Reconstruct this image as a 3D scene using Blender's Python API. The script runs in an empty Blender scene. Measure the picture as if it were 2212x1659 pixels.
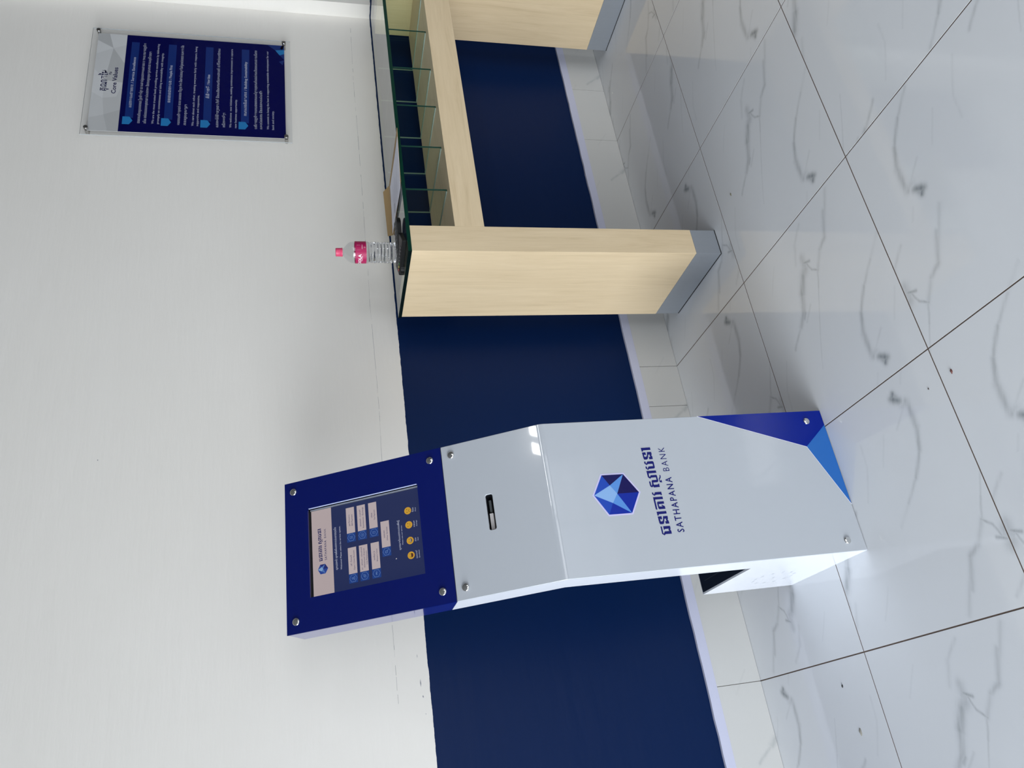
import bpy, bmesh, math, random
from mathutils import Vector, Matrix
random.seed(7)
SC = bpy.context.scene
COL = SC.collection

# ---------------------------------------------------------------- camera
cam_d = bpy.data.cameras.new('camera')
cam_d.sensor_fit = 'HORIZONTAL'; cam_d.sensor_width = 36.0
cam_d.lens = 1699.87 / 2212 * 36.0
cam_d.clip_start = .05
cam = bpy.data.objects.new('camera', cam_d); COL.objects.link(cam)
RGT = Vector((.888, -.459, -.033)); FWD = Vector((.438, .864, -.246)); UP = Vector((.142, .204, .969))
def _rot():
    rx, ry, rz = -.2489, .0340, -.4691
    Rx = Matrix.Rotation(rx, 3, 'X'); Ry = Matrix.Rotation(ry, 3, 'Y'); Rz = Matrix.Rotation(rz, 3, 'Z')
    return Rz @ Rx @ Ry
R0 = _rot()
RGT = R0.col[0].copy(); FWD = R0.col[1].copy(); UP = R0.col[2].copy()
M = Matrix((-UP, RGT, -FWD)).transposed().to_4x4()      # the phone lay on its side: picture up = world right
M.translation = Vector((-4.2568, -4.2842, 2.3692)) * .6
cam.matrix_world = M
SC.camera = cam

# ---------------------------------------------------------------- world, lights, exposure
SC.view_settings.view_transform = 'Standard'; SC.view_settings.look = 'None'
SC.view_settings.gamma = 1; SC.view_settings.exposure = 0.0
SC.view_settings.use_curve_mapping = False
SC.cycles.use_denoising = True
SC.cycles.sample_clamp_indirect = 4.0
SC.cycles.max_bounces = 8; SC.cycles.diffuse_bounces = 3; SC.cycles.glossy_bounces = 4; SC.cycles.transmission_bounces = 8; SC.cycles.transparent_max_bounces = 16
SC.cycles.use_adaptive_sampling = True; SC.cycles.adaptive_threshold = .05
W = bpy.data.worlds.new('world'); SC.world = W; W.use_nodes = True
W.node_tree.nodes['Background'].inputs[0].default_value = (.78, .87, 1, 1)
W.node_tree.nodes['Background'].inputs[1].default_value = .4

def area(name, loc, target, sx, sy, power, col):
    l = bpy.data.lights.new(name, 'AREA'); l.shape = 'RECTANGLE'; l.size = sx; l.size_y = sy
    l.energy = power; l.color = col
    o = bpy.data.objects.new(name, l); COL.objects.link(o); o.location = loc
    d = (Vector(target) - Vector(loc)).normalized()
    o.rotation_euler = d.to_track_quat('-Z', 'Y').to_euler()
    return o
# daylight through the glazed shop front on the left and behind the camera
dl = area('daylight_left', (-7.85, -4.4, 1.25), (0, -4.2, -1.1), 8.2, 2.2, 560, (.91, .955, 1.0)); dl.data.spread = math.radians(115)
df = area('daylight_front', (-1.4, -8.75, 1.55), (-.4, 0, .5), 5.4, 1.9, 68, (.95, .97, 1.0)); df.data.spread = math.radians(140)
# two LED ceiling panels of the banking hall
for px, py, pw in ((.30, -5.7, 42), (-2.6, -7.2, 50)):
    lp = area('ceiling_panel_light', (px, py, 3.17), (px-.3, py+1.2, 0), 1.2, .6, pw, (.97, .98, 1.0)); lp.data.spread = math.radians(120)

# twin square ceiling spots, mirrored in the kiosk and its chrome screws
for px in (-.190, -.345):
    lp = area('ceiling_spot_light', (px, -3.79, 3.17), (px, -3.79, 0), .09, .10, 1.3, (1, .99, .96))
# ---------------------------------------------------------------- helpers
def srgb(r, g, b):
    f = lambda c: (c/255/12.92) if c/255 <= .04045 else ((c/255+.055)/1.055)**2.4
    return (f(r), f(g), f(b), 1)
MATS = {}
def mat(name, col, rough=.5, metal=0, coat=0, spec=.5, bump=0, bscale=60, var=0, vscale=8, emit=None, stretch=None):
    if name in MATS: return MATS[name]
    m = bpy.data.materials.new(name); m.use_nodes = True; nt = m.node_tree; N = nt.nodes; L = nt.links
    b = N['Principled BSDF']
    b.inputs['Base Color'].default_value = col if len(col) == 4 else (*col, 1)
    b.inputs['Roughness'].default_value = rough; b.inputs['Metallic'].default_value = metal
    b.inputs['Coat Weight'].default_value = coat; b.inputs['Coat Roughness'].default_value = .03
    b.inputs['Specular IOR Level'].default_value = spec
    tc = N.new('ShaderNodeTexCoord'); mp = N.new('ShaderNodeMapping'); L.new(tc.outputs['Object'], mp.inputs[0])
    if stretch: mp.inputs['Scale'].default_value = stretch
    if var:
        n = N.new('ShaderNodeTexNoise'); n.inputs['Scale'].default_value = vscale; n.inputs['Detail'].default_value = 5
        L.new(mp.outputs[0], n.inputs[0])
        mx = N.new('ShaderNodeMix'); mx.data_type = 'RGBA'
        c = Vector(b.inputs['Base Color'].default_value[:3])
        mx.inputs[6].default_value = (*(c*(1-var)), 1); mx.inputs[7].default_value = (*(c*(1+var)), 1)
        L.new(n.outputs[0], mx.inputs[0]); L.new(mx.outputs[2], b.inputs['Base Color'])
    if bump:
        n = N.new('ShaderNodeTexNoise'); n.inputs['Scale'].default_value = bscale; n.inputs['Detail'].default_value = 4
        L.new(mp.outputs[0], n.inputs[0])
        bp = N.new('ShaderNodeBump'); bp.inputs['Strength'].default_value = bump; bp.inputs['Distance'].default_value = .002
        L.new(n.outputs[0], bp.inputs['Height']); L.new(bp.outputs[0], b.inputs['Normal'])
    if emit:
        b.inputs['Emission Color'].default_value = b.inputs['Base Color'].default_value
        b.inputs['Emission Strength'].default_value = emit
    MATS[name] = m; return m
def screen_mat(name, rgb):      # lit pixels of the display
    m = bpy.data.materials.new(name); m.use_nodes = True; b = m.node_tree.nodes['Principled BSDF']
    c = srgb(*rgb)
    b.inputs['Base Color'].default_value = (.004, .004, .006, 1); b.inputs['Roughness'].default_value = .35
    b.inputs['Specular IOR Level'].default_value = .3
    b.inputs['Emission Color'].default_value = c; b.inputs['Emission Strength'].default_value = .92
    return m
def pane(name, tint, refl_tint=(1, 1, 1, 1), ior=1.5, rough=.0):
    m = bpy.data.materials.new(name); m.use_nodes = True; nt = m.node_tree; N = nt.nodes; L = nt.links
    N.remove(N['Principled BSDF']); out = N['Material Output']
    t = N.new('ShaderNodeBsdfTransparent'); t.inputs[0].default_value = tint
    g = N.new('ShaderNodeBsdfGlossy'); g.inputs['Roughness'].default_value = rough; g.inputs['Color'].default_value = refl_tint
    f = N.new('ShaderNodeFresnel'); f.inputs[0].default_value = ior
    mx = N.new('ShaderNodeMixShader')
    ge = N.new('ShaderNodeNewGeometry'); inv = N.new('ShaderNodeMath'); inv.operation = 'SUBTRACT'; inv.inputs[0].default_value = 1
    L.new(ge.outputs['Backfacing'], inv.inputs[1]); ml = N.new('ShaderNodeMath'); ml.operation = 'MULTIPLY'
    L.new(f.outputs[0], ml.inputs[0]); L.new(inv.outputs[0], ml.inputs[1])
    L.new(ml.outputs[0], mx.inputs[0]); L.new(t.outputs[0], mx.inputs[1]); L.new(g.outputs[0], mx.inputs[2])
    L.new(mx.outputs[0], out.inputs[0]); return m

def finish(bm, name, mats, parent=None, org=None, bevel=0, seg=2, sharp=35):
    me = bpy.data.meshes.new(name)
    bmesh.ops.remove_doubles(bm, verts=bm.verts, dist=1e-6)
    bmesh.ops.recalc_face_normals(bm, faces=bm.faces)
    bm.to_mesh(me); bm.free()
    if not isinstance(mats, (list, tuple)): mats = [mats]
    for m in mats: me.materials.append(m)
    o = bpy.data.objects.new(name, me); COL.objects.link(o)
    if parent is not None:
        me.transform(Matrix.Translation(-world_loc(parent))); o.parent = parent
    elif org is not None:
        me.transform(Matrix.Translation(-Vector(org))); o.location = org
    if bevel:
        b = o.modifiers.new('bevel', 'BEVEL'); b.width = bevel; b.segments = seg; b.limit_method = 'ANGLE'; b.angle_limit = math.radians(40)
        b.harden_normals = True
    for p in me.polygons: p.use_smooth = True
    me.set_sharp_from_angle(angle=math.radians(sharp))
    return o
def world_loc(o):
    v = Vector((0, 0, 0))
    while o is not None: v += o.location; o = o.parent
    return v
def thing(name, label, cat, loc, group=None):
    o = bpy.data.objects.new(name, None); COL.objects.link(o); o.location = loc
    o.empty_display_size = .1
    o['label'] = label; o['category'] = cat
    if group: o['group'] = group
    return o
def tag(o, label=None, cat=None, group=None, kind=None):
    if label: o['label'] = label
    if cat: o['category'] = cat
    if group: o['group'] = group
    if kind: o['kind'] = kind
    return o
def box(bm, x0, x1, y0, y1, z0, z1, mi=0, T=None):
    T = T or (lambda x, y, z: (x, y, z))
    v = [bm.verts.new(T(x, y, z)) for x in (x0, x1) for y in (y0, y1) for z in (z0, z1)]
    for f in ((0, 1, 3, 2), (4, 6, 7, 5), (0, 4, 5, 1), (2, 3, 7, 6), (0, 2, 6, 4), (1, 5, 7, 3)):
        bm.faces.new([v[i] for i in f]).material_index = mi
def prism(bm, pts, a, b, T, mi=0):
    """polygon pts (p,q) swept from a to b; T(p,q,t) gives the point"""
    A = [bm.verts.new(T(p, q, a)) for p, q in pts]; B = [bm.verts.new(T(p, q, b)) for p, q in pts]
    fs = [bm.faces.new(A), bm.faces.new(B[::-1])]; n = len(pts)
    for i in range(n): fs.append(bm.faces.new([A[i], B[i], B[(i+1) % n], A[(i+1) % n]]))
    for f in fs: f.material_index = mi
    for f in fs: f.normal_update()
    bmesh.ops.triangulate(bm, faces=fs[:2])
def cyl(bm, prof, n, T, mi=0, cap=True):
    """lathe of profile [(r,h)] ; T(x,y,h)"""
    rings = []
    for r, h in prof:
        rings.append([bm.verts.new(T(r*math.cos(2*math.pi*i/n), r*math.sin(2*math.pi*i/n), h)) for i in range(n)])
    for a, b in zip(rings, rings[1:]):
        for i in range(n): bm.faces.new([a[i], a[(i+1) % n], b[(i+1) % n], b[i]]).material_index = mi
    if cap:
        bm.faces.new(rings[0][::-1]).material_index = mi; bm.faces.new(rings[-1]).material_index = mi
def cut(o, cutter_bms):
    """subtract boxes from a finished mesh"""
    for cb in cutter_bms:
        me = bpy.data.meshes.new('cut'); bmesh.ops.recalc_face_normals(cb, faces=cb.faces); cb.to_mesh(me); cb.free()
        if o.parent is not None: me.transform(Matrix.Translation(-world_loc(o.parent)))
        c = bpy.data.objects.new('cut', me); COL.objects.link(c)
        if o.parent is not None: c.parent = o.parent
        m = o.modifiers.new('b', 'BOOLEAN'); m.object = c; m.operation = 'DIFFERENCE'; m.solver = 'EXACT'
        bpy.context.view_layer.update()
        dg = bpy.context.evaluated_depsgraph_get()
        nm = bpy.data.meshes.new_from_object(o.evaluated_get(dg))
        o.modifiers.clear(); old = o.data; o.data = nm; bpy.data.meshes.remove(old)
        bpy.data.objects.remove(c); bpy.data.meshes.remove(me)
    for p in o.data.polygons: p.use_smooth = True
    o.data.set_sharp_from_angle(angle=math.radians(35))

def text_polys(s, bold=0, spacing=1.0):
    cu = bpy.data.curves.new('t', 'FONT'); cu.body = s; cu.size = 1; cu.resolution_u = 2; cu.offset = bold; cu.space_character = spacing
    o = bpy.data.objects.new('t', cu); COL.objects.link(o)
    bpy.context.view_layer.update()
    dg = bpy.context.evaluated_depsgraph_get(); me = bpy.data.meshes.new_from_object(o.evaluated_get(dg))
    vs = [(v.co.x, v.co.y) for v in me.vertices]; fs = [tuple(p.vertices) for p in me.polygons]
    bpy.data.objects.remove(o); bpy.data.curves.remove(cu); bpy.data.meshes.remove(me)
    return vs, fs
def put_text(bm, s, x0, x1, base, cap, T, out=.0006, bold=0, mi=0, spacing=1.0, ref=.70):
    """text between x0 and x1, baseline at base, capital height cap"""
    vs, fs = text_polys(s, bold, spacing)
    if not vs: return
    a = min(v[0] for v in vs); b = max(v[0] for v in vs); sx = (x1-x0)/(b-a); sy = cap/ref
    V = [bm.verts.new(T(x0+(v[0]-a)*sx, base+v[1]*sy, out)) for v in vs]
    for f in fs:
        try: bm.faces.new([V[i] for i in f]).material_index = mi
        except ValueError: pass
def put_poly(bm, pts, T, out=.0006, mi=0):
    f = bm.faces.new([bm.verts.new(T(x, y, out)) for x, y in pts]); f.material_index = mi
    f.normal_update()
    if len(pts) > 4: bmesh.ops.triangulate(bm, faces=[f])
def rect(x0, x1, y0, y1): return [(x0, y0), (x1, y0), (x1, y1), (x0, y1)]
def disc(cx, cy, r, n=24, a0=0): return [(cx+r*math.cos(a0+2*math.pi*i/n), cy+r*math.sin(a0+2*math.pi*i/n)) for i in range(n)]
def ring_stroke(bm, pts, w, T, out, mi=0, closed=True):
    n = len(pts)
    for i in range(n if closed else n-1):
        a = Vector(pts[i]); b = Vector(pts[(i+1) % n]); d = (b-a).normalized(); p = Vector((-d.y, d.x))*w/2; e = d*w/2
        put_poly(bm, [tuple(a-e-p), tuple(b+e-p), tuple(b+e+p), tuple(a-e+p)], T, out+i*1e-6, mi)
def flat(bm, name, mats, parent):       # flat print: keep face directions as drawn
    me = bpy.data.meshes.new(name); bm.to_mesh(me); bm.free()
    for m in (mats if isinstance(mats, (list, tuple)) else [mats]): me.materials.append(m)
    o = bpy.data.objects.new(name, me); COL.objects.link(o)
    me.transform(Matrix.Translation(-world_loc(parent))); o.parent = parent
    return o

# ---------------------------------------------------------------- materials of the room
def wall_paint():
    m = bpy.data.materials.new('two_tone_wall_paint'); m.use_nodes = True; nt = m.node_tree; N = nt.nodes; L = nt.links
    b = N['Principled BSDF']; geo = N.new('ShaderNodeNewGeometry'); sep = N.new('ShaderNodeSeparateXYZ'); L.new(geo.outputs['Position'], sep.inputs[0])
    n = N.new('ShaderNodeTexNoise'); n.inputs['Scale'].default_value = 35; n.inputs['Detail'].default_value = 3; L.new(geo.outputs['Position'], n.inputs[0])
    ma = N.new('ShaderNodeMath'); ma.operation = 'MULTIPLY_ADD'; ma.inputs[1].default_value = .006; L.new(n.outputs[0], ma.inputs[0]); L.new(sep.outputs[2], ma.inputs[2])
    gt = N.new('ShaderNodeMath'); gt.operation = 'GREATER_THAN'; gt.inputs[1].default_value = 1.1035; L.new(ma.outputs[0], gt.inputs[0])
    n2 = N.new('ShaderNodeTexNoise'); n2.inputs['Scale'].default_value = 1.7; n2.inputs['Detail'].default_value = 4; L.new(geo.outputs['Position'], n2.inputs[0])
    wr = N.new('ShaderNodeMix'); wr.data_type = 'RGBA'; wr.inputs[6].default_value = (.72, .70, .655, 1); wr.inputs[7].default_value = (.76, .74, .70, 1); L.new(n2.outputs[0], wr.inputs[0])
    mx = N.new('ShaderNodeMix'); mx.data_type = 'RGBA'; mx.inputs[6].default_value = NAVY; L.new(wr.outputs[2], mx.inputs[7])
    L.new(gt.outputs[0], mx.inputs[0]); L.new(mx.outputs[2], b.inputs['Base Color'])
    r = N.new('ShaderNodeMapRange'); r.inputs[3].default_value = .36; r.inputs[4].default_value = .48; L.new(gt.outputs[0], r.inputs[0]); L.new(r.outputs[0], b.inputs['Roughness'])
    sp_ = N.new('ShaderNodeMapRange'); sp_.inputs[3].default_value = .12; sp_.inputs[4].default_value = .4; L.new(gt.outputs[0], sp_.inputs[0]); L.new(sp_.outputs[0], b.inputs['Specular IOR Level'])
    # trowel marks: long sideways waves and fine roller texture
    mp = N.new('ShaderNodeMapping'); mp.inputs['Scale'].default_value = (1.2, 1.2, 7); L.new(geo.outputs['Position'], mp.inputs[0])
    n3 = N.new('ShaderNodeTexNoise'); n3.inputs['Scale'].default_value = 3; n3.inputs['Detail'].default_value = 5; L.new(mp.outputs[0], n3.inputs[0])
    n4 = N.new('ShaderNodeTexNoise'); n4.inputs['Scale'].default_value = 220; L.new(geo.outputs['Position'], n4.inputs[0])
    b1 = N.new('ShaderNodeBump'); b1.inputs['Strength'].default_value = .30; b1.inputs['Distance'].default_value = .006; L.new(n3.outputs[0], b1.inputs['Height'])
    b2 = N.new('ShaderNodeBump'); b2.inputs['Strength'].default_value = .06; b2.inputs['Distance'].default_value = .001
    L.new(n4.outputs[0], b2.inputs['Height']); L.new(b1.outputs[0], b2.inputs['Normal']); L.new(b2.outputs[0], b.inputs['Normal'])
    return m
NAVY = (.0016, .0125, .060, 1)
WALL = wall_paint()
WHITE_PLAIN = mat('white_ceiling_paint', (.74, .73, .70), .7, bump=.1, bscale=30)

VEINS = [  # (ax, ay, bx, by, width, strength) of the printed marble, in tile metres
 (.347,.004,.302,.057,.0050,.35),(.302,.057,.256,.112,.0045,.5),(.256,.112,.200,.156,.0050,.6),(.200,.156,.145,.175,.0065,.65),(.145,.175,.078,.176,.0085,.6),
 (.078,.176,.083,.155,.0080,.45),(.066,.154,.050,.130,.0085,.85),(.050,.130,.040,.141,.0070,.85),(.040,.141,.060,.150,.0080,.7),(.126,.112,.088,.158,.0030,.35),(.030,.180,-.03,.215,.0030,.3),
 (.585,.110,.520,.150,.0060,.45),(.535,.148,.468,.180,.0070,.55),(.468,.180,.450,.215,.0060,.6),(.450,.215,.404,.250,.0060,.5),
 (.480,.296,.440,.298,.0110,.55),(.440,.300,.430,.318,.0130,.6),(.430,.318,.386,.346,.0110,.7),(.386,.346,.340,.366,.0100,.6),(.340,.366,.306,.400,.0080,.6),(.306,.400,.260,.458,.0045,.5),
 (.404,.248,.424,.274,.0030,.62),(.424,.274,.452,.286,.0030,.62),(.452,.270,.461,.295,.0040,.7),(.401,.252,.360,.273,.0028,.55),(.360,.273,.300,.302,.0022,.5),(.300,.302,.239,.333,.0022,.45),(.239,.333,.149,.373,.0018,.4),
 (.303,.368,.338,.330,.0035,.45),(.575,.258,.534,.307,.0045,.4),(.534,.307,.480,.330,.0060,.4),(.330,.362,.318,.374,.0060,.6),
 (.190,.020,.120,.060,.0025,.3),(.250,.520,.170,.560,.0030,.35),(.170,.560,.110,.565,.0030,.3),(.540,.430,.470,.480,.0025,.3)]
def seg_group():
    g = bpy.data.node_groups.new('vein_stroke', 'ShaderNodeTree')
    I = g.interface
    for nm, ty in (('P', 'NodeSocketVector'), ('A', 'NodeSocketVector'), ('AB', 'NodeSocketVector'), ('IL', 'NodeSocketFloat'), ('W', 'NodeSocketFloat'), ('S', 'NodeSocketFloat')):
        I.new_socket(nm, in_out='INPUT', socket_type=ty)
    I.new_socket('M', in_out='OUTPUT', socket_type='NodeSocketFloat')
    N = g.nodes; L = g.links; gi = N.new('NodeGroupInput'); go = N.new('NodeGroupOutput')
    s = N.new('ShaderNodeVectorMath'); s.operation = 'SUBTRACT'; L.new(gi.outputs['P'], s.inputs[0]); L.new(gi.outputs['A'], s.inputs[1])
    d = N.new('ShaderNodeVectorMath'); d.operation = 'DOT_PRODUCT'; L.new(s.outputs[0], d.inputs[0]); L.new(gi.outputs['AB'], d.inputs[1])
    m = N.new('ShaderNodeMath'); m.operation = 'MULTIPLY'; m.use_clamp = True; L.new(d.outputs['Value'], m.inputs[0]); L.new(gi.outputs['IL'], m.inputs[1])
    sc = N.new('ShaderNodeVectorMath'); sc.operation = 'SCALE'; L.new(gi.outputs['AB'], sc.inputs[0]); L.new(m.outputs[0], sc.inputs['Scale'])
    di = N.new('ShaderNodeVectorMath'); di.operation = 'DISTANCE'; L.new(s.outputs[0], di.inputs[0]); L.new(sc.outputs[0], di.inputs[1])
    mr = N.new('ShaderNodeMapRange'); mr.interpolation_type = 'SMOOTHSTEP'; mr.inputs[1].default_value = 0
    L.new(di.outputs['Value'], mr.inputs[0]); L.new(gi.outputs['W'], mr.inputs[2]); L.new(gi.outputs['S'], mr.inputs[3]); mr.inputs[4].default_value = 0
    L.new(mr.outputs[0], go.inputs[0]); return g
SEG = seg_group()
def marble(name, shift, c0=(.685, .715, .750), rough=.055, upright=False):
    m = bpy.data.materials.new(name); m.use_nodes = True; nt = m.node_tree; N = nt.nodes; L = nt.links; b = N['Principled BSDF']
    tc = N.new('ShaderNodeTexCoord')
    src = tc.outputs['Object']
    if upright:
        sp = N.new('ShaderNodeSeparateXYZ'); L.new(src, sp.inputs[0]); cb = N.new('ShaderNodeCombineXYZ'); L.new(sp.outputs[0], cb.inputs[0]); L.new(sp.outputs[2], cb.inputs[1]); src = cb.outputs[0]
    sub = N.new('ShaderNodeVectorMath'); sub.operation = 'SUBTRACT'; L.new(src, sub.inputs[0]); sub.inputs[1].default_value = (shift[0], shift[1], 0)
    wr = N.new('ShaderNodeVectorMath'); wr.operation = 'WRAP'; L.new(sub.outputs[0], wr.inputs[0]); wr.inputs[1].default_value = (.6, .6, 1); wr.inputs[2].default_value = (0, 0, -1)
    nz = N.new('ShaderNodeTexNoise'); nz.inputs['Scale'].default_value = 16; nz.inputs['Detail'].default_value = 6; nz.inputs['Roughness'].default_value = .7; L.new(wr.outputs[0], nz.inputs[0])
    ns = N.new('ShaderNodeVectorMath'); ns.operation = 'MULTIPLY_ADD'; L.new(nz.outputs['Color'], ns.inputs[0]); ns.inputs[1].default_value = (.010, .010, 0); ns.inputs[2].default_value = (-.005, -.005, 0)
    p = N.new('ShaderNodeVectorMath'); p.operation = 'ADD'; L.new(wr.outputs[0], p.inputs[0]); L.new(ns.outputs[0], p.inputs[1])
    fl = N.new('ShaderNodeVectorMath'); fl.operation = 'MULTIPLY'; L.new(p.outputs[0], fl.inputs[0]); fl.inputs[1].default_value = (1, 1, 0)
    prev = None
    for ax, ay, bx, by, w, s in VEINS:
        g = N.new('ShaderNodeGroup'); g.node_tree = SEG; L.new(fl.outputs[0], g.inputs['P'])
        g.inputs['A'].default_value = (ax, ay, 0); g.inputs['AB'].default_value = (bx-ax, by-ay, 0)
        g.inputs['IL'].default_value = 1/((bx-ax)**2+(by-ay)**2); g.inputs['W'].default_value = w*2.9; g.inputs['S'].default_value = min(1, s*1.12)
        if prev is None: prev = g.outputs[0]
        else:
            mx = N.new('ShaderNodeMath'); mx.operation = 'MAXIMUM'; L.new(prev, mx.inputs[0]); L.new(g.outputs[0], mx.inputs[1]); prev = mx.outputs[0]
    # streaky break-up of the veins along their run
    mp = N.new('ShaderNodeMapping'); mp.vector_type = 'TEXTURE'; mp.inputs['Rotation'].default_value = (0, 0, math.radians(-27)); mp.inputs['Scale'].default_value = (1/12, 1/85, 1); L.new(wr.outputs[0], mp.inputs[0])
    n2 = N.new('ShaderNodeTexNoise'); n2.inputs['Scale'].default_value = 1; n2.inputs['Detail'].default_value = 3; L.new(mp.outputs[0], n2.inputs[0])
    mr = N.new('ShaderNodeMapRange'); mr.inputs[1].default_value = .25; mr.inputs[2].default_value = .65; mr.inputs[3].default_value = .34; mr.inputs[4].default_value = .92; L.new(n2.outputs[0], mr.inputs[0])
    pw = N.new('ShaderNodeMath'); pw.operation = 'POWER'; L.new(prev, pw.inputs[0]); pw.inputs[1].default_value = 2.6
    sw = N.new('ShaderNodeMath'); sw.operation = 'MULTIPLY_ADD'; L.new(prev, sw.inputs[0]); sw.inputs[1].default_value = .13; L.new(pw.outputs[0], sw.inputs[2]); prev = sw.outputs[0]
    mm = N.new('ShaderNodeMath'); mm.operation = 'MULTIPLY'; mm.use_clamp = True; L.new(prev, mm.inputs[0]); L.new(mr.outputs[0], mm.inputs[1])
    # soft clouding of the marble
    n3 = N.new('ShaderNodeTexNoise'); n3.inputs['Scale'].default_value = 3.5; n3.inputs['Detail'].default_value = 3; L.new(wr.outputs[0], n3.inputs[0])
    base = N.new('ShaderNodeMix'); base.data_type = 'RGBA'; c = Vector(c0)
    base.inputs[6].default_value = (*(c*.965), 1); base.inputs[7].default_value = (*(c*1.035), 1); L.new(n3.outputs[0], base.inputs[0])
    fin = N.new('ShaderNodeMix'); fin.data_type = 'RGBA'; L.new(mm.outputs[0], fin.inputs[0]); L.new(base.outputs[2], fin.inputs[6]); fin.inputs[7].default_value = (.18, .205, .225, 1)
    L.new(fin.outputs[2], b.inputs['Base Color']); b.inputs['Roughness'].default_value = rough
    b.inputs['Specular IOR Level'].default_value = .5
    return m

# ---------------------------------------------------------------- structure
X0, X1, Y0, ZC = -8.0, 7.5, -9.0, 3.2
Q0 = -.5934
bm = bmesh.new(); box(bm, X0, X1, Y0, .02, -.06, -.0005)
floor = finish(bm, 'floor', mat('brown_grout', (.11, .076, .058), .8, bump=.3, bscale=200)); tag(floor, kind='structure')
variants = [marble('marble_tile_print', (0, 0)), marble('marble_tile_print_shifted', (.29, .294)), marble('marble_tile_print_raised', (0, -.3))]
tile_meshes = []
for v in variants:
    tb = bmesh.new(); h = .2982
    box(tb, .3-h, .3+h, .3-h, .3+h, -.010, 0)
    me = bpy.data.meshes.new('floor_tile'); tb.to_mesh(me); tb.free(); me.materials.append(v); tile_meshes.append(me)
SPEC = {(-2, -1): (0, 0), (-3, -1): (0, 0), (-5, -1): (0, 0), (-4, -1): (2, 1), (-3, -2): (1, 0), (-4, -2): (1, 0), (-2, -2): (1, 1), (-5, 0): (0, 1), (-1, -1): (0, 0), (-4, 0): (0, 1), (-2, 0): (2, 1), (-1, 0): (2, 0), (-3, 0): (2, 1)}
rr = random.Random(3)
for i in range(-14, 8):
    for j in range(-10, 1):
        v, rot = SPEC.get((i, j), (rr.choice((0, 1, 2)), rr.choice((0, 1))))
        o = bpy.data.objects.new('floor_tile', tile_meshes[v]); COL.objects.link(o); o.parent = floor
        x, y = .6*i, Q0+.6*j
        if rot: o.location = (x+.6, y+.6, 0); o.rotation_euler = (0, 0, math.pi)
        else: o.location = (x, y, 0)
        if j == 0 and not rot: o.scale = (1, .999, 1)

def wall_box(name, *a, m=WALL):
    bm = bmesh.new(); box(bm, *a); return tag(finish(bm, name, m), kind='structure')
wall_back = wall_box('wall_back', X0-.1, X1+.1, 0, .15, -.02, ZC)
wall_pier = wall_box('wall_right', .716, 1.35, -.075, 0, -.02, ZC)
wall_box('ceiling', X0-.1, X1+.1, Y0-.1, .15, ZC, ZC+.1, m=mat('dim_ceiling_panel', (.13, .13, .13), .8, bump=.1, bscale=30))
DIM = mat('grey_hall_paint', (.26, .25, .24), .7, bump=.1, bscale=30)
wall_box('wall_end', X1, X1+.15, Y0-.1, 0, -.02, ZC, m=DIM)
# left wall: glazed shop front between piers; front wall: the same behind the camera
def holed_wall(name, fixed, a0, a1, w0, w1, zt, axis, zb):
    bm = bmesh.new()
    def B(p, q, z0, z1):
        if axis == 'x': box(bm, fixed-.15, fixed, p, q, z0, z1)
        else: box(bm, p, q, fixed-.15, fixed, z0, z1)
    B(a0, w0, -.02, ZC); B(w1, a1, -.02, ZC); B(w0, w1, zt, ZC); B(w0, w1, -.02, zb)
    return tag(finish(bm, name, DIM), kind='structure')
holed_wall('wall_left', X0, Y0, 0, -8.6, -.25, 2.85, 'x', .15)
holed_wall('wall_front', Y0, X0, X1, -4.2, 1.4, 2.6, 'y', .5)
ALU = mat('window_aluminium', (.55, .56, .58), .35, .9)
def window(name, fixed, w0, w1, axis, n, z0, z1):
    bm = bmesh.new(); t = .05
    def B(p, q, z0, z1):
        if axis == 'x': box(bm, fixed-.02, fixed+.03, p, q, z0, z1)
        else: box(bm, p, q, fixed-.02, fixed+.03, z0, z1)
    B(w0, w1, z0, z0+.07); B(w0, w1, z1-.07, z1); B(w0, w1, z1-.5, z1-.45)
    for k in range(n+1):
        c = w0+(w1-w0)*k/n; c = min(max(c, w0+t/2), w1-t/2); B(c-t/2, c+t/2, z0+.07, z1-.07)
    return tag(finish(bm, name, ALU), kind='structure')
window('window_1', X0+.20, -8.6, -.25, 'x', 7, .15, 2.85)
window('window_2', Y0+.30, -4.2, 1.4, 'y', 5, .5, 2.6)

# skirting tiles and the lavender strip above them
SK = marble('skirting_marble', (.1, .22), (.54, .545, .535), .22, True)
base = tag(finish((lambda b: (box(b, X0, X1, -.003, 0, .0, .160), b)[1])(bmesh.new()), 'baseboard_back', mat('grey_tile_mortar', (.40, .37, .33), .8)), kind='structure')
cuts = [X0+.02] + [-.6*k for k in range(12, 2, -1)] + [-1.375, -1.2, -.6, 0, .32] + [.7135]
for a, b_ in zip(cuts, cuts[1:]):
    bm = bmesh.new(); box(bm, a+.0009, b_-.0009, -.010, -.003, .001, .1625)
    o = finish(bm, 'skirting_tile', SK, base)
strip = bmesh.new()
n = 160; xs = [X0+.02+(.7135-X0-.02)*k/n for k in range(n+1)]
for k in range(n):
    z1 = .1965+.0012*rr.uniform(-1, 1); z2 = .1965+.0012*rr.uniform(-1, 1)
    x0, x1 = xs[k], xs[k+1]
    if k == 0: zz = z1
    v = [strip.verts.new(p) for p in ((x0, -.0115, .1628), (x1, -.0115, .1628), (x1, -.0115, z2), (x0, -.0115, zz), (x0, 0, .1628), (x1, 0, .1628), (x1, 0, z2), (x0, 0, zz))]
    for f in ((0, 1, 2, 3), (3, 2, 6, 7), (0, 4, 5, 1), (4, 7, 6, 5)): strip.faces.new([v[i] for i in f])
    zz = z2
tag(finish(strip, 'trim_1', mat('lavender_skirting_strip', srgb(190, 193, 214), .45, bump=.15, bscale=90)), kind='structure')
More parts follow.
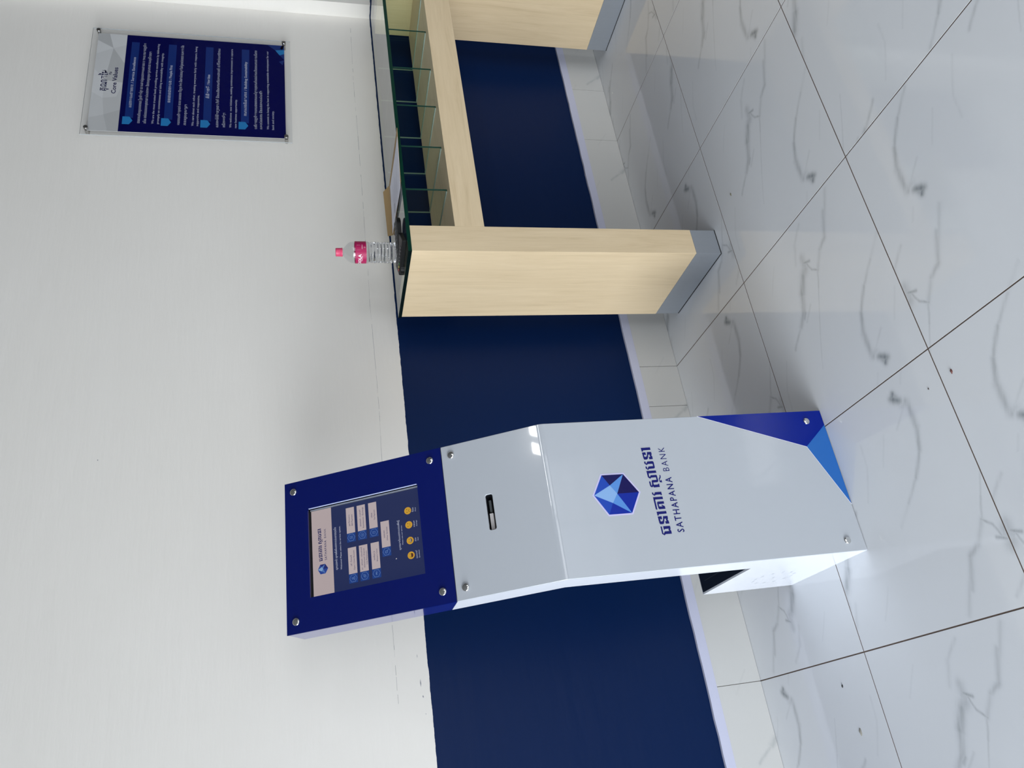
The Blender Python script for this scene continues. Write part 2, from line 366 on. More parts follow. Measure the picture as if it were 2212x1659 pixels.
bm = bmesh.new(); box(bm, .7045, 1.36, -.0865, -.075, 0, .1625); box(bm, .7045, .716, -.075, -.0115, 0, .1625)
tag(finish(bm, 'baseboard_right', SK), kind='structure')

# pencil line and scratches left on the white plaster
bm = bmesh.new(); pts = [(.6409, 1.192), (.4776, 1.194), (.2829, 1.1967), (.1752, 1.1956), (-.0319, 1.1949), (-.2935, 1.1941), (-.4678, 1.1948), (-.5496, 1.1959), (-.6453, 1.1961), (-.7342, 1.1943), (-.8655, 1.197), (-1.0143, 1.195), (-1.1762, 1.1927), (-1.3635, 1.1918), (-1.5055, 1.195), (-2.0879, 1.2015), (-2.1516, 1.2005), (-2.2436, 1.2004), (-2.33, 1.2)]
for (ax, az), (bx, bz) in zip(pts, pts[1:]):
    x = ax
    while x > bx:
        ln = rr.uniform(.012, .06); x2 = max(bx, x-ln); w = rr.uniform(.00015, .00075)
        za = az+(bz-az)*(x-ax)/(bx-ax); zb = az+(bz-az)*(x2-ax)/(bx-ax)+rr.uniform(-.0006, .0006)
        put_poly(bm, [(x2, zb-w), (x, za-w), (x, za+w), (x2, zb+w)], lambda p, q, o_: (p, -.0004-o_, q), 0)
        x = x2 - (rr.uniform(.005, .05) if rr.random() < .35 else 0)
o = flat(bm, 'pencil_line', mat('grey_scratch', (.36, .36, .36), .8), wall_back); o['label'] = 'thin broken grey scratch running sideways'
bm = bmesh.new()
for x, z, w, h in ((-1.4747, 2.0963, .003, .0015), (-2.27, 1.128, .012, .0016), (-2.31, 1.124, .004, .002), (-2.19, 1.132, .006, .0008), (-2.36, 1.12, .002, .001)):
    put_poly(bm, [(x-w, z-h*.2), (x-w*.2, z-h), (x+w, z), (x, z+h)], lambda p, q, o_: (p, -.0004-o_, q), 0)
flat(bm, 'scuff_mark', mat('grey_scuff', (.22, .23, .27), .8), wall_back)

# ---------------------------------------------------------------- service counter
def wood(name, axis):
    m = bpy.data.materials.new(name); m.use_nodes = True; nt = m.node_tree; N = nt.nodes; L = nt.links; b = N['Principled BSDF']
    tc = N.new('ShaderNodeTexCoord'); mp = N.new('ShaderNodeMapping'); L.new(tc.outputs['Object'], mp.inputs[0])
    mp.inputs['Scale'].default_value = (14, 14, 1.0) if axis == 'z' else (1.0, 14, 14)
    n1 = N.new('ShaderNodeTexNoise'); n1.inputs['Scale'].default_value = 3.0; n1.inputs['Detail'].default_value = 7; n1.inputs['Roughness'].default_value = .65; n1.inputs['Distortion'].default_value = .8; L.new(mp.outputs[0], n1.inputs[0])
    mp2 = N.new('ShaderNodeMapping'); L.new(tc.outputs['Object'], mp2.inputs[0]); mp2.inputs['Scale'].default_value = (150, 150, 5) if axis == 'z' else (5, 150, 150)
    n2 = N.new('ShaderNodeTexNoise'); n2.inputs['Scale'].default_value = 2; n2.inputs['Detail'].default_value = 3; L.new(mp2.outputs[0], n2.inputs[0])
    ad = N.new('ShaderNodeMath'); ad.operation = 'MULTIPLY_ADD'; ad.inputs[1].default_value = .35; L.new(n2.outputs[0], ad.inputs[0]); L.new(n1.outputs[0], ad.inputs[2])
    cr = N.new('ShaderNodeValToRGB'); L.new(ad.outputs[0], cr.inputs[0]); e = cr.color_ramp.elements
    e[0].position = .40; e[0].color = (.560, .435, .268, 1); e[1].position = .92; e[1].color = (.700, .565, .375, 1)
    k = e.new(.60); k.color = (.640, .508, .325, 1)
    L.new(cr.outputs[0], b.inputs['Base Color']); b.inputs['Roughness'].default_value = .42
    bp = N.new('ShaderNodeBump'); bp.inputs['Strength'].default_value = .08; bp.inputs['Distance'].default_value = .001; L.new(n2.outputs[0], bp.inputs['Height']); L.new(bp.outputs[0], b.inputs['Normal'])
    return m
WV = wood('pale_oak_laminate_upright', 'z'); WH = wood('pale_oak_laminate_lengthwise', 'x')
BRUSH = mat('brushed_aluminium_plinth', (.36, .39, .43), .34, .55, var=.03, vscale=6, stretch=(30, 30, 1))
GLS = pane('counter_glass', (.95, .985, .96, 1), ior=1.6)
DIV = pane('divider_glass', (.93, .96, .92, 1), (.8, .9, .85, 1), ior=1.5)
EDGE = mat('green_glass_edge', (.002, .030, .019), .12, spec=.6)
EDGL = mat('pale_green_glass_edge', (.010, .050, .035), .15, spec=.7)
PALE = mat('pale_polished_glass_edge', (.20, .29, .25), .2, var=.1)
ctr = thing('service_counter', 'pale oak counter on grey metal plinths with a glass top over a divided glass shelf', 'counter', (-.235, -.325, 0))
YB, YF = -.128, -.525; CX0, CX1 = -1.0275, .56
for a, b_ in ((CX0, -.9255), (.458, CX1)):
    bm = bmesh.new(); box(bm, a, b_, YF, YB, .0975, 1.0975)
    finish(bm, 'end_panel', WV, ctr, bevel=.0008, seg=1)
    bm = bmesh.new(); box(bm, a+.0005, b_-.0005, YF+.0005, YB-.002, .0023, .0972)
    finish(bm, 'plinth', BRUSH, ctr, bevel=.0006, seg=1)
    bm = bmesh.new(); box(bm, a-.0006, b_+.0006, YF-.0006, YB-.003, 0, .0022); finish(bm, 'shadow_gap_strip', mat('black_shadow_gap', (.012, .012, .013), .6, var=.1), ctr)  # black strip put in for the dark shadow gap under the plinth
bm = bmesh.new(); box(bm, -.9255, .458, YF, YF+.018, .847, .9470); finish(bm, 'fascia', WH, ctr, bevel=.0008, seg=1)
bm = bmesh.new(); box(bm, -.9255, .458, YF+.018, YB, .849, .9465); finish(bm, 'shelf', WH, ctr)
def glass_slab(name, x0, x1, y0, y1, z0, z1, thin, face_m, edge_m, parent, end_m=None):
    bm = bmesh.new(); box(bm, x0, x1, y0, y1, z0, z1)
    o = finish(bm, name, [face_m, edge_m] + ([end_m] if end_m else []), parent)
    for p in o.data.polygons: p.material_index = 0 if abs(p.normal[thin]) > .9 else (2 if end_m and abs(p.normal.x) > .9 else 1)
    return o
for x in (-.735, -.5405, -.3425, -.150, .0555, .2475):
    o = glass_slab('glass_divider', x-.0035, x+.0035, -.480, YB+.004, .9467, 1.0974, 0, DIV, EDGL, ctr)
    o.data.materials.append(PALE)
    for p in o.data.polygons:
        if abs(p.normal.z) > .9 or p.normal.y > .9: p.material_index = 2
    bm = bmesh.new(); box(bm, x-.0050, x-.0036, -.478, YB+.002, .9467, .9490); box(bm, x+.0036, x+.0050, -.478, YB+.002, .9467, .9490); finish(bm, 'divider_foot_line', mat('pale_foot_line', (.36, .46, .42), .3, var=.05), o)  # pale strips added as stand-in for the divider's bottom edge seen through glass
top = glass_slab('glass_top', CX0-.004, CX1+.004, YF-.005, YB, 1.0977, 1.1097, 2, GLS, EDGE, ctr, mat('dark_reflection_end', (.001, .006, .005), .25, spec=.25, var=.1))  # end faces coloured near black for the dark reflection in them
bm = bmesh.new()
for (x, y), (x2, y2) in (((-.806, -.4158), (-.772, -.4306)),):
    put_poly(bm, [(x, y), (x2, y2), (x2-.002, y2+.003), (x-.002, y+.003)], lambda p, q, o_: (p, q, .9472+o_), 0)
o = flat(bm, 'sticker_strip', mat('white_sticker', (.75, .75, .73), .4), ctr); o['label'] = 'small white strip lying under the glass top'

# ---------------------------------------------------------------- queue ticket kiosk
KX = -1.9562; HW = .2056
dT = Vector((0, .4547, .8906)).normalized(); nT = Vector((0, -dT.z, dT.y)); PF = Vector((0, -.748, .845))
def TT(x, s, o): v = PF+dT*s+nT*o; return (KX+x, v.y, v.z)         # sloping upper face
def TL(x, z, o): return (KX+x, -.748-o, z)                          # upright lower face
kio = thing('ticket_kiosk', 'white and blue queue ticket kiosk with a sloping touch screen head and printed panel', 'kiosk', (KX, -.55, 0))
KW = mat('white_powder_coat', (.66, .69, .75), .22, coat=.6, bump=.02, bscale=300)
KA = mat('white_backed_acrylic', (.43, .46, .50), .12, coat=.7, spec=.25, bump=.01, bscale=200)
KB = mat('blue_backed_acrylic', (.0008, .0060, .105), .13, spec=.3, coat=.2, bump=.01, bscale=200)
KBC = mat('gloss_blue_casing', (.0040, .010, .16), .10, coat=1, bump=.01, bscale=200)
CH = mat('chrome', (.75, .75, .74), .08, 1, bump=.01, bscale=100)
BLK = mat('black_plastic', (.008, .009, .012), .3, bump=.05, bscale=300)
def off(s, t): return (-.748+dT.y*s+dT.z*t, .845+dT.z*s-dT.y*t)     # (y,z) on the slope, t behind the face
def foldp(t, R=.045, n=6):                                          # rounded bend at offset t
    th = math.atan2(dT.y, dT.z); r = R+t*0+.0
    # bend centre lies behind the face
    L_ = R*math.tan(th/2); cy, cz = -.748+R, .845-L_
    return [(cy-(R-t)*math.cos(th*k/n), cz+(R-t)*math.sin(th*k/n)) for k in range(n+1)]
t0 = .0065; t1 = .091
def at_z(z, t):
    s = (z-.845+dT.y*t)/dT.z; return (-.748+dT.y*s+dT.z*t, z)
ZCUT = 1.0905
s_top = .7405
fb = [(-.748+t1, .845-.2404*t1)]
body_pts = [(-.748+t0, 0)] + foldp(t0) + [at_z(ZCUT, t0), at_z(ZCUT, t1)] + fb + [(-.748+t1, .302), (-.350, .302), (-.350, 0)]
bm = bmesh.new(); prism(bm, body_pts, KX-HW+.001, KX+HW-.001, lambda p, q, t: (t, p, q))
body = finish(bm, 'body', KW, kio, sharp=15)
head_pts = [at_z(ZCUT+.0006, t0), off(s_top-.001, t0), off(s_top-.001, t1), at_z(ZCUT+.0006, t1)]
bm = bmesh.new(); prism(bm, head_pts, KX-HW+.001, KX+HW-.001, lambda p, q, t: (t, p, q))
head = finish(bm, 'head_casing', KBC, kio)
# front panel, one bent sheet
tp = .004
fo = [(-.748, .0015)] + foldp(0) + [off(.2775, 0)]; fi = [(-.748+tp, .0015)] + foldp(tp) + [off(.2775, tp)]
bm = bmesh.new(); prism(bm, fo+fi[::-1], KX-HW, KX+HW, lambda p, q, t: (t, p, q))
panel = finish(bm, 'front_panel', KA, kio, sharp=12)
def slot_shape(x0, x1, s0, s1, r):
    P = []
    for cx_, cy_, a in ((x1-r, s1-r, 0), (x0+r, s1-r, 90), (x0+r, s0+r, 180), (x1-r, s0+r, 270)):
        for k in range(5): P.append((cx_+r*math.cos(math.radians(a+22.5*k)), cy_+r*math.sin(math.radians(a+22.5*k))))
    return P
def slot_cut(x0, x1, s0, s1, r, o0, o1):
    c = bmesh.new(); prism(c, slot_shape(x0, x1, s0, s1, r), o0, o1, TT); return c
cut(panel, [slot_cut(-.0465, .0470, .1535, .1725, .005, .01, -.0058)])
cut(body, [slot_cut(-.0465, .0470, .1535, .1725, .005, .01, -.050)])
b = panel.modifiers.new('bevel', 'BEVEL'); b.width = .0012; b.segments = 2; b.limit_method = 'ANGLE'; b.angle_limit = math.radians(50)
for o in (panel, body):
    w = o.modifiers.new('weighted', 'WEIGHTED_NORMAL'); w.keep_sharp = True; w.weight = 100; w.mode = 'FACE_AREA'
# lining and mouth of the ticket slot
bm = bmesh.new(); P = slot_shape(-.0462, .0467, .1538, .1722, .005)
A = [bm.verts.new(TT(x, s, -.0042)) for x, s in P]; Bv = [bm.verts.new(TT(x, s, -.049)) for x, s in P]
for i in range(len(P)): bm.faces.new([A[i], Bv[i], Bv[(i+1) % len(P)], A[(i+1) % len(P)]])
bm.faces.new(Bv)
slot = finish(bm, 'ticket_slot', BLK, kio)
bm = bmesh.new(); box(bm, -.043, .000, .1600, .1700, -.040, -.012, T=TT); finish(bm, 'paper_guide', mat('pale_grey_plastic', (.55, .53, .53), .4, var=.05), slot, bevel=.001)
bm = bmesh.new(); box(bm, .003, .036, .1625, .1690, -.040, -.016, T=TT); finish(bm, 'printer_mouth', mat('dark_grey_plastic', (.06, .07, .075), .35, var=.1), slot, bevel=.001)
# head plate with the window for the screen
bm = bmesh.new(); box(bm, -HW, HW, .2790, s_top, -.005, 0, T=TT); plate = finish(bm, 'head_plate', KB, kio)
c = bmesh.new(); box(c, -.1207, .1200, .3530, .6725, -.02, .02, T=TT); cut(plate, [c])
c = bmesh.new(); box(c, -.1235, .1228, .3500, .6755, -.024, .02, T=TT); cut(head, [c])
bm = bmesh.new(); box(bm, .1190, .1199, .3550, .6705, -.0050, .0004, T=TT); finish(bm, 'polished_lip', mat('bright_bevel', (.42, .48, .74), .2, coat=.5, var=.02), kio)
# shiny lip round the opening, the display sits behind it
scr = bmesh.new(); box(scr, -.1230, .1225, .3505, .6750, -.0235, -.0125, T=TT)
screen = finish(scr, 'screen', mat('display_black', (.006, .006, .008), .2, bump=.01), kio)
bm = bmesh.new(); box(bm, .1201, .1225, .3505, .6750, -.0124, -.0051, T=TT); finish(bm, 'side_rail', mat('steel_lip', (.6, .62, .64), .2, 1, bump=.02), screen); 
bm = bmesh.new(); box(bm, -.1230, .1200, .6726, .6750, -.0124, -.0051, T=TT); finish(bm, 'top_rail', BLK, screen)
bm = bmesh.new(); box(bm, .1135, .1175, .353, .670, -.0122, -.0095, T=TT); finish(bm, 'side_bead', mat('silver_bead', (.42, .44, .44), .3, .8, bump=.02), screen)
S_BAR = screen_mat('lit_pinkish_white', (176, 162, 163)); S_BG = screen_mat('lit_slate_blue', (33, 43, 84)); S_TXT = screen_mat('lit_pale_text', (170, 175, 195))
S_BTN = screen_mat('lit_button_white', (181, 168, 170)); S_ICO = screen_mat('lit_icon_blue', (27, 60, 128)); S_NAVY = screen_mat('lit_navy', (28, 34, 88))
S_YEL = screen_mat('lit_yellow', (196, 150, 48)); S_BLK = screen_mat('lit_dark', (46, 30, 22)); S_RED = screen_mat('lit_red', (120, 40, 45)); S_W = screen_mat('lit_white', (205, 200, 200))
S_H = [screen_mat('lit_logo_%s' % n, c) for n, c in (('pale', (122, 158, 196)), ('mid', (74, 110, 172)), ('royal', (38, 66, 142)), ('deep', (30, 40, 104)))]
OS = -.0122
bm = bmesh.new(); put_poly(bm, rect(-.1182, .1133, .3570, .6685), TT, OS, 0); put_poly(bm, rect(-.1182, .1133, .6096, .6685), TT, OS+.00005, 1)
flat(bm, 'display_image', [S_BG, S_BAR], screen)
HEXP = {'c': (0, 0)}
def logo(bm, cx_, cy_, k, T, out, base_i=0):
    """six-sided emblem: facets measured from the printed one, unit = its half height"""
    top = (0, .0631); ur = (.0527, .0329); lr = (.0524, -.0266); bot = (0, -.0600); ll = (-.0532, -.0290); ul = (-.0532, .0328)
    a = (.0240, .0155); b = (.0006, 0.); c_ = (-.0235, .0168)
    F = [(top, ul, c_), (ul, ll, c_), (c_, b, ll), (ll, bot, b), (b, bot, lr), (b, lr, a), (a, lr, ur), (a, ur, top), (top, c_, b, a)]
    cols = [2, 2, 1, 2, 3, 1, 3, 2, 0]
    F[1] = (ul, ll, c_)
    for f, ci in zip(F, cols): put_poly(bm, [(cx_+x*k, cy_+y*k) for x, y in f], T, out, base_i+ci)
G = [[[-95.62,573.52],[-95.67,569.75],[-114.38,569.75],[-114.24,568.37],[-109.15,564.96],[-109.13,552.53],[-108.13,552.28],[-105.42,554.04],[-102.75,552.03],[-102.88,563.15],[-104.39,563.52],[-104.43,566.23],[-95.44,566.18],[-95.66,547.27],[-102.13,546.99],[-105.58,548.94],[-109.09,546.84],[-116.27,546.74],[-116.13,563.98],[-119.16,567.42],[-115.1,573.42]],[[-69.14,574.67],[-68.92,564.04],[-76.73,564.04],[-77.07,566.3],[-75.5,569.71],[-82.27,569.46],[-82.56,565.74],[-80.69,563.11],[-76.66,561.58],[-69.23,560.03],[-69.16,547.48],[-76.17,547.86],[-79.15,549.69],[-82.71,547.31],[-89.47,547.09],[-89.45,557.13],[-82.93,557.69],[-82.78,553.04],[-78.77,554.49],[-76.3,552.8],[-75.93,557.6],[-84.04,560.14],[-88.54,562.06],[-89.85,565.08],[-89.51,572.57],[-86.03,574.16]],[[-56.34,574.85],[-56.27,548.12],[-62.83,548.1],[-63.2,570.53],[-66.32,570.74],[-66.54,574.59]],[[-17.13,575.34],[-16.95,548.75],[-23.66,548.67],[-23.5,571.05],[-50.28,570.84],[-50.62,574.55],[-46.64,575.31]],[[-31.07,567.28],[-29.56,565.19],[-29.74,548.43],[-36.2,548.5],[-36.52,563.87],[-42.96,563.71],[-43.42,554.8],[-40.14,557.01],[-38.57,555.76],[-43.28,548.31],[-49.92,548.22],[-50.07,565.43],[-47.24,567.32],[-33.93,567.97]],[[-4.33,575.52],[-4.03,572.0],[-8.57,572.0],[-9.31,570.46],[-3.89,566.79],[-3.66,549.19],[-12.31,548.92],[-12.93,552.1],[-10.74,553.3],[-10.87,566.3],[-13.56,569.75],[-9.6,575.27]],[[55.01,576.98],[55.69,575.24],[55.65,550.21],[49.14,549.78],[48.63,572.14],[40.06,572.38],[39.15,570.42],[43.25,567.47],[43.17,551.42],[40.55,550.26],[26.1,549.77],[23.01,552.9],[22.87,565.19],[16.46,564.74],[16.32,554.12],[18.34,552.64],[18.14,549.72],[9.62,549.41],[9.23,566.08],[12.26,568.11],[9.79,571.45],[12.79,575.85],[15.5,576.0],[26.15,576.44],[26.46,572.43],[14.85,572.22],[14.77,571.06],[18.11,569.08],[27.38,568.85],[29.38,566.8],[29.5,554.11],[36.92,554.31],[36.64,567.85],[33.72,570.71],[37.59,576.32]],[[41.66,543.23],[42.12,541.32],[41.07,540.18],[36.01,540.62],[30.05,544.85],[26.95,545.01],[26.42,542.95],[28.3,541.9],[28.59,540.44],[21.75,539.92],[21.91,545.24],[24.74,546.93],[29.44,547.38],[32.52,546.83],[37.76,543.38]],[[81.96,577.58],[82.16,573.38],[76.65,573.5],[76.55,571.91],[81.85,568.36],[82.29,552.96],[79.38,550.64],[64.21,550.55],[61.63,553.25],[61.18,567.67],[58.43,571.08],[62.21,576.64],[67.93,576.92],[68.14,572.96],[62.41,572.68],[62.34,571.55],[68.05,567.9],[68.14,554.71],[74.81,554.97],[74.97,568.59],[72.16,571.32],[75.96,577.13]],[[108.08,577.56],[108.42,567.49],[100.75,567.42],[100.64,569.54],[102.0,572.93],[95.75,572.99],[95.48,568.42],[98.32,565.67],[102.88,564.14],[108.63,563.02],[108.63,551.14],[102.09,550.82],[98.47,552.61],[95.1,550.61],[87.93,550.69],[88.08,560.87],[94.57,560.97],[94.96,556.0],[98.79,557.89],[101.01,556.2],[101.3,561.02],[94.45,562.86],[89.5,565.18],[87.62,568.4],[87.81,575.3],[91.59,576.74]],[[121.4,577.98],[121.74,551.31],[114.7,551.1],[114.1,572.92],[111.34,573.55],[110.85,577.15]]]
def khmer_name(bm, x0, x1, z0, z1, T, out, mi):
    gx0, gx1, gz0, gz1 = -119.16, 121.74, 539.92, 577.98
    for g in G: put_poly(bm, [(x0+(x-gx0)/(gx1-gx0)*(x1-x0), z0+(z-gz0)/(gz1-gz0)*(z1-z0)) for x, z in g], T, out, mi)
bm = bmesh.new(); logo(bm, -.0500, .6392, .0152/.0631, TT, OS+.0001); flat(bm, 'emblem', S_H, screen)
bm = bmesh.new()
khmer_name(bm, -.0288, .0607, .6371, .6512, TT, OS+.0001, 0)
put_text(bm, 'SATHAPANA', -.0277, .0255, .6272, .0062, TT, OS+.0001, .012, 0, 1.25); put_text(bm, 'BANK', .0325, .0578, .6272, .0058, TT, OS+.0001, 0, 0, 1.25)
flat(bm, 'title_lettering', S_NAVY, screen)
bm = bmesh.new()
put_text(bm, 'សូមស្វាគមន៍! សូមជ្រើសរើសសេវាកមរបស់អ្នកជាមុនសិន'.replace('្', ''), -.0600, .0552, .5975, .0055, TT, OS+.0001, .008, 0)
put_text(bm, 'Welcome! Please select the service option.', -.0617, .0559, .5850, .0042, TT, OS+.0001, .008, 0)
put_text(bm, 'សូមវាយតមៃលសេវាកមរបស់យើងខញុំ', -.0439, .0356, .4172, .0050, TT, OS+.0001, .008, 0)
put_text(bm, 'Please rate our service', -.0311, .0199, .4100, .0032, TT, OS+.0001, .008, 0)
for cx_, w, k, e in ((-.0637, .0105, 'ល្អប្រសើរ', 'Excellent'), (-.0248, .0045, 'ល្អ', 'Good'), (.0174, .0085, 'មធ្យម', 'Average'), (.0559, .0060, 'មិនល្អ', 'Poor')):
    put_text(bm, k.replace('្', ''), cx_-w, cx_+w, .3738, .0042, TT, OS+.0001, .008, 0); put_text(bm, e, cx_-w*.95, cx_+w*.95, .3675, .0030, TT, OS+.0001, .008, 0)
o = flat(bm, 'screen_lettering', S_TXT, screen); o['kind'] = 'stuff'
BT = [(-.0790, -.0092, .5424, .5664, ['បើក - បិទគណនី', 'Open | Close Account']), (-.0790, -.0092, .5104, .5345, ['ដក - ដាក់ប្រាក់ - បង់ប្រាក់កម្ចី', 'Withdrawal | Deposit', 'Loan Repayment']), (-.0790, -.0092, .4776, .5010, ['វេស្ទើនយូនៀន', 'Western Union']),
      (.0300, .1008, .5424, .5664, ['ទូទាត់វិក្កយបត្រ', 'Bill Payment']), (.0300, .1008, .5104, .5345, ['ផ្ទេរប្រាក់ - ប្តូរប្រាក់', 'Remittances - Exchange']), (.0300, .1008, .4776, .5010, ['បង់ពន្ធ', 'Tax Payment']), (-.0282, .0421, .4453, .4694, ['សេវាផ្សេងៗ', 'Other Services'])]
def icon_art(k, bm, cx_, cy_):
    o = OS+.0003
    if k == 0:
        ring_stroke(bm, disc(cx_, cy_+.0022, .0021, 10), .0007, TT, o, 1); ring_stroke(bm, [(cx_-.0042, cy_-.004), (cx_-.003, cy_-.0012), (cx_+.003, cy_-.0012), (cx_+.0042, cy_-.004)], .0007, TT, o, 1)
    elif k == 1:
        ring_stroke(bm, rect(cx_-.004, cx_+.001, cy_-.003, cy_+.001), .0005, TT, o, 1); ring_stroke(bm, rect(cx_-.001, cx_+.004, cy_-.001, cy_+.0035), .0005, TT, o, 1)
    elif k == 2: put_text(bm, 'WU', cx_-.0043, cx_+.0043, cy_-.0018, .0038, TT, o, .03, 1)
    elif k == 3:
        ring_stroke(bm, rect(cx_-.003, cx_+.003, cy_-.004, cy_+.004), .0005, TT, o, 1); put_text(bm, '$', cx_-.0012, cx_+.0012, cy_-.0015, .003, TT, o, 0, 1)
    elif k == 4:
        ring_stroke(bm, disc(cx_, cy_, .0045, 14), .0005, TT, o, 1); put_text(bm, '$', cx_-.0014, cx_+.0014, cy_-.0018, .0036, TT, o, 0, 1)
    elif k == 5:
        ring_stroke(bm, rect(cx_-.0026, cx_+.0026, cy_-.0036, cy_+.0036), .0005, TT, o, 1); ring_stroke(bm, [(cx_-.0014, cy_+.001), (cx_+.0014, cy_+.001)], .0004, TT, o, 1, False)
    else:
        ring_stroke(bm, disc(cx_-.001, cy_+.001, .0030, 14), .0008, TT, o, 1); ring_stroke(bm, [(cx_+.0012, cy_-.0012), (cx_+.0045, cy_-.0045)], .0010, TT, o, 1, False)
S_LN = screen_mat('lit_icon_line', (110, 140, 190))
for k, (x0, x1, s0, s1, tx) in enumerate(BT):
    bm = bmesh.new(); put_poly(bm, rect(x0, x1, s0, s1), TT, OS+.0001, 0)
    cx_ = (x0+x1)/2; h = s1-s0; n = len(tx)
    for i, t in enumerate(tx):
        w = min(len(t)*.0013, .030) if i else min(len(t.replace('្', ''))*.0011, .030)
        put_text(bm, t.replace('្', ''), cx_-w, cx_+w, s0+h*((.57, .24) if n == 2 else (.66, .38, .10))[i], .0038 if n == 2 else .0034, TT, OS+.0002, .004, 1)
    flat(bm, 'button', [S_BTN, S_NAVY], screen)
    bm = bmesh.new(); ix = x0-.0121; iy = (s0+s1)/2
    put_poly(bm, rect(ix-.0121, ix+.0119, iy-.0123, iy+.0123), TT, OS+.0001, 0)
    ring_stroke(bm, disc(ix, iy, .0104, 6, math.pi/2), .0006, TT, OS+.0002, 1); icon_art(k, bm, ix, iy)
    flat(bm, 'icon', [S_ICO, S_LN], screen)
for k, (ex, ey) in enumerate(((-.0637, .3912), (-.0248, .3904), (.0174, .3904), (.0559, .3902))):
    bm = bmesh.new(); put_poly(bm, disc(ex, ey, .0098, 28), TT, OS+.0001, 0); o = OS+.0002
    if k == 0:
        for sg in (-1, 1): ring_stroke(bm, [(ex+sg*.0037-.0016, ey+.0020), (ex+sg*.0037, ey+.0034), (ex+sg*.0037+.0016, ey+.0020)], .0006, TT, o, 1, False)
        put_poly(bm, [(ex-.0058, ey-.0004)]+[(ex+.0058*math.cos(a), ey-.0004-.0058*math.sin(a)) for a in [math.pi*(1-i/10) for i in range(1, 10)]]+[(ex+.0058, ey-.0004)], TT, o, 1)
        put_poly(bm, disc(ex, ey-.0044, .0018, 10), TT, o+.0001, 2)
    elif k == 1:
        for sg in (-1, 1): put_poly(bm, disc(ex+sg*.0038, ey+.0030, .0009, 8), TT, o, 1)
        put_poly(bm, [(ex-.0060, ey-.0002)]+[(ex+.0060*math.cos(a), ey-.0002-.0052*math.sin(a)) for a in [math.pi*(1-i/10) for i in range(1, 10)]]+[(ex+.0060, ey-.0002)], TT, o, 1)
        put_poly(bm, [(ex-.0050, ey-.0012), (ex-.0038, ey-.0026), (ex+.0038, ey-.0026), (ex+.0050, ey-.0012)], TT, o+.0001, 3)
    elif k == 2:
        for sg in (-1, 1): put_poly(bm, disc(ex+sg*.0038, ey+.0024, .0011, 8), TT, o, 1)
        ring_stroke(bm, [(ex-.0040, ey-.0034), (ex+.0040, ey-.0034)], .0006, TT, o, 1, False)
    else:
        for sg in (-1, 1): put_poly(bm, disc(ex+sg*.0038, ey+.0022, .0011, 8), TT, o, 1)
        ring_stroke(bm, [(ex+.0035*math.cos(a), ey-.0054+.0028*math.sin(a)) for a in [math.pi*i/6 for i in range(7)]], .0007, TT, o, 1, False)
    flat(bm, 'smiley_face', [S_YEL, S_BLK, S_RED, S_W], screen)
bm = bmesh.new(); put_poly(bm, [(-.0655, .4345), (-.0655, .4305), (-.0625, .4318)], TT, OS+.0003, 0); flat(bm, 'pointer', S_W, screen)
# mirror screws
def studs(positions, T, name, parent, r=.0098, h=.0052, stem=.0):
    for x, s in positions:
        bm = bmesh.new(); pr = [(r*.9, -.002), (r*.9, .0005), (r, .0012), (r, h*.45), (r*.93, h*.72), (r*.72, h*.90), (r*.40, h*.98), (r*.06, h)]
        cyl(bm, pr, 28, lambda a, b, c_: T(x+a, s+b, c_)); finish(bm, name, CH, parent, sharp=50)
studs([(.1765, .7135), (-.1755, .7135), (.1750, .3110), (-.1750, .3118), (.1765, .2508), (-.1755, .2518)], TT, 'mirror_screw', kio)
studs([(.1738, .0564), (-.1752, .0530)], TL, 'mirror_screw', kio)
# print on the lower panel
P_NAVY = mat('print_navy', (.006, .008, .13), .15, spec=.3, var=.03); P_ROY = mat('print_royal', (.0006, .012, .22), .12, spec=.2, var=.02); P_SKY = mat('print_sky', (.018, .125, .43), .12, coat=.2, spec=.3, var=.02)
LOGO = [mat('logo_pale', (.225, .40, .70), .15, spec=.3), mat('logo_mid', (.09, .25, .62), .15, spec=.3), mat('logo_royal', (.009, .055, .40), .15, spec=.3), mat('logo_cobalt', (.0012, .018, .30), .15, spec=.3), mat('logo_deep', (.004, .0025, .075), .15, spec=.3), mat('logo_rim', srgb(196, 192, 228), .2, coat=.6)]
bm = bmesh.new()
pts = {'top': (-.001, .7339), 'ur': (.0517, .7034), 'lr': (.0514, .6440), 'bot': (-.0004, .6108), 'll': (-.0542, .6414), 'ul': (-.0542, .7035), 'a': (.0231, .6863), 'b': (-.0003, .6708), 'c': (-.0244, .6875)}
rim = []
for n_ in ('top', 'ur', 'lr', 'bot', 'll', 'ul'):
    v = Vector(pts[n_])-Vector((-.001, .672)); rim.append(tuple(Vector((-.001, .672))+v*1.075))
put_poly(bm, rim, TL, .0003, 5)
for f, ci in ((('top', 'a', 'b', 'c'), 0), (('ul', 'top', 'c'), 2), (('ll', 'ul', 'c'), 3), (('ll', 'c', 'b'), 1), (('ll', 'b', 'bot'), 3), (('b', 'lr', 'bot'), 4), (('b', 'a', 'lr'), 1), (('a', 'ur', 'lr'), 4), (('top', 'ur', 'a'), 2)):
    put_poly(bm, [pts[k] for k in f], TL, .0005, ci)
flat(bm, 'emblem', LOGO, kio)
bm = bmesh.new(); khmer_name(bm, -.1192, .1217, .53992, .57798, TL, .0004, 0)
put_text(bm, 'SATHAPANA', -.1145, .0348, .5112, .0185, TL, .0004, .012, 0, 1.3)
put_text(bm, 'BANK', .0520, .1195, .5112, .0185, TL, .0004, -.006, 0, 1.3)
o = flat(bm, 'lettering', P_NAVY, kio); o['label'] = 'navy lettering of the bank name in two scripts'
bm = bmesh.new()
A_, B_, C_, D_, E_ = (.2055, .3894), (.0975, .0807), (-.0765, .0016), (.2055, .0016), (.1605, .0016)
